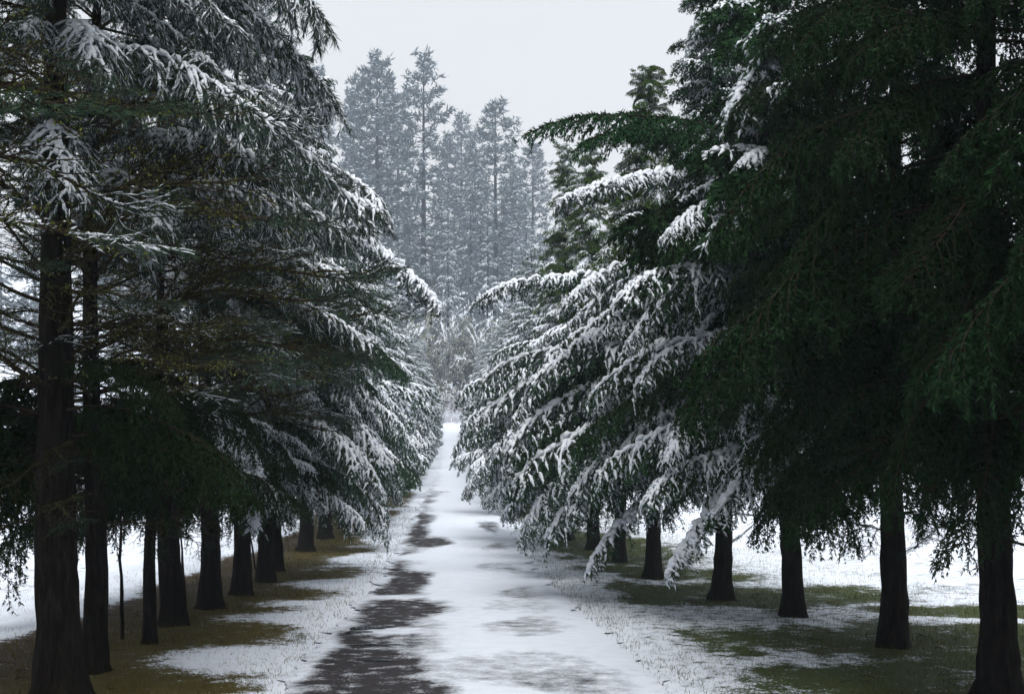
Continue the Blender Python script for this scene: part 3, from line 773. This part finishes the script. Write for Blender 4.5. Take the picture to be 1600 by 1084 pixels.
for k, (px, py, d, v, w, lab) in enumerate((
        (622, 336, 158, 1, .95, 'young snow-covered spruce left of centre below the tall pines'),
        (665, 362, 156, 1, .8, 'narrow young snowy spruce below the tallest pine'),
        (700, 325, 164, 0, .85, 'larger snowy spruce in the middle below the tall pines'),
        (762, 334, 160, 2, .9, 'pale green snowy spruce below the right-hand pine'),
        (735, 300, 178, 0, 1.0, 'white-frosted spruce between the tallest and the right-hand pine'),
        (800, 345, 160, 1, .9, 'snowy spruce at the right end of the young trees'),
        (822, 300, 185, 0, 1.0, 'hazy snowy spruce behind the conical cedar at right'),
        (590, 350, 165, 0, 1.0, 'snowy spruce at the left end of the young trees'),
        (690, 285, 188, 2, .9, 'hazy frosted spruce at the right foot of the tallest pine'),
        (640, 300, 186, 0, .9, 'hazy dark spruce at the left foot of the tallest pine'))):
    x, y, H = by_top(px, py, d)
    put('snowy_spruce', x, y, H, 14, ST[0], SP[v], lab, 'tree', SG, w * 14 / H * min(1.3, (H / 14) ** .75), rz=k * 2.1)
# the rest of the wooded slope, which nothing tells apart
rnd = random.Random(77); n = 0
for k in range(400):
    d = rnd.uniform(168, 280); x = rnd.uniform(-75, 42); px = CX + x / d * FPX
    if px > 850 and d < 200: continue
    if 520 < px < 830 and d < 192: continue
    H = rnd.uniform(16, 27) * (1 if px < 860 else .5)
    top = CY - (float(ground_z(x, d)) + H - EYE) / d * FPX
    if 520 < px < 850 and top < 190: continue
    if px > 850 and top < 330: continue
    if n >= 48: break
    n += 1
    put('hill_spruce', x, d, H, 14, ST[0], SP[k % 3], 'hazy spruce among the trees massed on the wooded slope', 'tree', 'trees massed on the hillside', 1.0, rz=k, snow=k % 3 == 0)
rnd = random.Random(78)
for k in range(26):
    sd_ = -1 if k % 2 else 1
    d = rnd.uniform(75, 140); x = sd_ * rnd.uniform(22, 80)
    if sd_ > 0: x = max(x, .25 * d)
    put('field_spruce', x, d, rnd.uniform(8, 13) if sd_ > 0 else rnd.uniform(9, 18), 14, ST[0], SP[k % 3], 'hazy spruce beyond the snowy field, glimpsed between the avenue trunks', 'tree', 'trees beyond the fields', .85, rz=k)
BG = 'snow-laden bushes at the end of the lane'
for k, (px, py, d, w, lab) in enumerate((
        (705, 455, 156, 1.0, 'rounded pale green bush heavy with snow above the lane end'),
        (745, 480, 157, 1.0, 'snowy bush right of the rounded pale green bush'),
        (655, 470, 155, 1.1, 'yellowish snowy bush left above the lane end'),
        (690, 520, 154, .8, 'low snowy bush just above the reddish brush'),
        (780, 470, 152, 1.1, 'snowy bush behind the right row of cedars'),
        (625, 455, 150, 1.1, 'snowy bush behind the left row of conifers'))):
    x, y, H = by_top(px, py, d)
    put('snowy_bush', x, y, H, 6, BT, BU[k % 2], lab, 'bush', BG, w * 6 / H * min(1.2, (H / 6) ** .6), tint=(1.8, 1.6, 1.3) if k != 2 else (2.6, 2.1, 1.0), rz=k * 1.3)
# twiggy brush on the bank at the end of the lane
def brush_mesh(seed, n=110, W=2.6, H=2.2, m=None):
    rng = np.random.default_rng(seed); B, S = Geo(), Geo()
    for k in range(n):
        x, y = rng.normal(size=2) * W * .38; hh = H * rng.uniform(.45, 1.1)
        lean = rng.normal(size=2) * .4 + np.array([x, y]) * .18
        q = np.linspace(0, 1, 4); pts = np.stack([x + lean[0] * hh * q ** 1.5, y + lean[1] * hh * q ** 1.5, hh * q], 1)
        B.add(*tube(pts, .022 * (1 - .7 * q), 3))
        for j in range(3):
            c = pts[1 + j % 3]; e = c + rng.normal(size=3) * .35 + np.array([0, 0, .2])
            B.add(*tube(np.stack([c, (c + e) / 2 + .03, e]), [.012, .010, .005], 3))
            if rng.random() < .95:
                d = (e - c)[None]; S.add(*shards(c[None] + [0, 0, .02], nrm(d), [np.linalg.norm(d)], [.085], [.06], rng))
    return mesh_np('twigs', *B.get(), (m or M_BRUSH,)), mesh_np('snow', *S.get(), (M_SNOW,), smooth=True)
BR = [brush_mesh(560), brush_mesh(561, 120, 2.0, 1.5), brush_mesh(562, 60, 2.4, 1.6, M_FROST)]
for k, (px, py, d, s, lab) in enumerate((
        (690, 572, 152, 1.3, 'reddish leafless brush with light snow above the end of the lane'),
        (715, 590, 151, 1.0, 'low leafless brush right of the reddish brush'),
        (668, 590, 151, 1.1, 'low leafless brush left of the reddish brush'),
        (700, 625, 146, 1.0, 'small whitened brush on the bank behind the lane end'),
        (684, 640, 145.3, .9, 'whitened twigs at the left corner of the lane end'),
        (720, 636, 145.3, .9, 'whitened twigs at the right corner of the lane end'),
        (735, 570, 152, 1.6, 'leafless brush partly behind the right row near the lane end'))):
    x = (px - CX) / FPX * d
    o = tag(link('leafless_brush', None, loc=(x, d, float(ground_z(x, d)) - .1)), lab, 'bush', 'leafless brush at the end of the lane')
    o.scale = (s, s, s); o.rotation_euler.z = k
    j = 2 if k in (3, 4, 5) else k % 2
    tw = link('twigs', BR[j][0], o); link('snow', BR[j][1], tw)

# ------------------------------------------------------------------ grass
def grass(name, x0, x1, n, seed, cols, label):
    rng = np.random.default_rng(seed)
    d = 8.4 * (46 / 8.4) ** (rng.random(n) ** 1.25); x = rng.uniform(x0, x1, n)
    cv = cover(x, d); keep = rng.random(n) < (1.0 - .74 * cv) * (1 - .6 * sstep(.45, .7, vnoise(x * 2.5, d * 1.6, seed)))
    x, d, cv = x[keep], d[keep], cv[keep]; m = len(x)
    P0 = np.stack([x, d, ground_z(x, d) - .005], 1)
    D = nrm(rng.normal(size=(m, 3)) * np.array([.42, .42, .15]) + np.array([0, 0, 1.0]))
    L = rng.uniform(.025, .075, m) * (1 + .25 * (d / 15)); W = .0025 + .00030 * d
    s = nrm(np.cross(D, rng.normal(size=(m, 3)))) * (W * .5)[:, None]
    bend = D * L[:, None] + rng.normal(size=(m, 3)) * np.array([.009, .009, 0])
    V = np.stack([P0 - s, P0 + s, P0 + bend], 1).reshape(-1, 3); T = np.arange(3 * m).reshape(-1, 3)
    g, nt, b = mat(name, cols[0], .8, .2)
    geo = nt.nodes.new('ShaderNodeNewGeometry'); nt.links.new(ramp(nt, geo.outputs['Random Per Island'], [(0, cols[0]), (.5, cols[1]), (1, cols[2])]), b.inputs['Base Color'])
    tag(link(name, mesh_np(name, V, T, (g,))), label, kind='stuff')
grass('grass', -6.5, -1.35, 70000, 11, ((.070, .055, .016), (.115, .090, .026), (.080, .085, .022)), 'brownish short grass poking through thin snow left of the lane')
grass('grass', 1.8, 8.5, 90000, 12, ((.045, .060, .016), (.075, .090, .024), (.110, .095, .035)), 'green short grass poking through thin snow right of the lane')

rng = np.random.default_rng(61); B = Geo()
for k in range(500):
    d = 8.6 * (34 / 8.6) ** rng.random(); x = rng.uniform(-4.8, -1.5) if rng.random() < .5 else rng.uniform(1.2, 6.5)
    if cover(np.array([x]), np.array([d]))[0] > .4: continue
    a = rng.uniform(0, 6.28); l = rng.uniform(.05, .22); z = float(ground_z(x, d)) + .03
    q = np.array([[x, d, z], [x + math.cos(a) * l * .5, d + math.sin(a) * l * .5, z + .015], [x + math.cos(a + .3) * l, d + math.sin(a + .3) * l, z]])
    B.add(*tube(q, [.003, .003, .0015], 4))
tag(link('fallen_twigs', mesh_np('fallen_twigs', *B.get(), (M_TWIG,))), 'small fallen twigs scattered over the verges', kind='stuff')

# ------------------------------------------------------------------ stakes and saplings between the trunks
def stake(px, py, d, top, r, label, name='sapling_stem', bend=.007):
    b0 = P(px, py, d); b0.z = float(ground_z(b0.x, d)); t0 = P(top[0], top[1], d)
    q = np.linspace(0, 1, 9)[:, None]
    pts = np.array(b0) * 0 + (np.array(t0) - np.array(b0)) * q; pts[0, 2] -= .05
    rng = np.random.default_rng(px); pts[1:-1] += rng.normal(size=(7, 3)) * bend * np.array([1, 1, 0])
    tag(link(name, mesh_np(name, *tube(pts, r * (1 - .45 * q[:, 0]) * rng.uniform(.85, 1.15, 9), 7), (M_BARK,), smooth=True), loc=b0), label, 'sapling', 'thin stems between the trunks')
stake(191, 1000, 12.4, (188, 800), .024, 'thin dark upright stem left of the slender third left trunk')
stake(290, 950, 15.4, (280, 800), .022, 'thin slanting stem right of the broad flared left trunk')
stake(400, 890, 22.5, (385, 800), .022, 'thin slanting stick right of the sixth left trunk')
stake(232, 1004, 12.6, (246, 640), .05, 'slim dark stem beside the very slender third left trunk')
stake(868, 848, 36, (870, 760), .10, 'slim dark stem between the eighth and ninth right trunks')
stake(835, 825, 46, (832, 760), .12, 'short dark stem at the far end of the visible right trunks')

# ------------------------------------------------------------------ haze in the valley
me = bpy.data.meshes.new('haze')
x0, x1, y0, y1, z0, z1 = -240, 240, -48, 335, -1.2, 125
V = [(x, y, z) for x in (x0, x1) for y in (y0, y1) for z in (z0, z1)]
me.from_pydata(V, [], [(0, 1, 3, 2), (4, 6, 7, 5), (0, 4, 5, 1), (2, 3, 7, 6), (0, 2, 6, 4), (1, 5, 7, 3)])
mh = bpy.data.materials.new('haze'); mh.use_nodes = True; nt = mh.node_tree; nt.nodes.clear()
o = nt.nodes.new('ShaderNodeOutputMaterial'); pv = nt.nodes.new('ShaderNodeVolumePrincipled')
pv.inputs['Color'].default_value = (.76, .86, 1.0, 1); pv.inputs['Density'].default_value = .00092; pv.inputs['Anisotropy'].default_value = .2
nt.links.new(pv.outputs[0], o.inputs['Volume']); me.materials.append(mh)
tag(link('haze', me), kind='stuff')
print('objects', len(bpy.data.objects), 'tris', sum(len(m.polygons) for m in bpy.data.meshes))
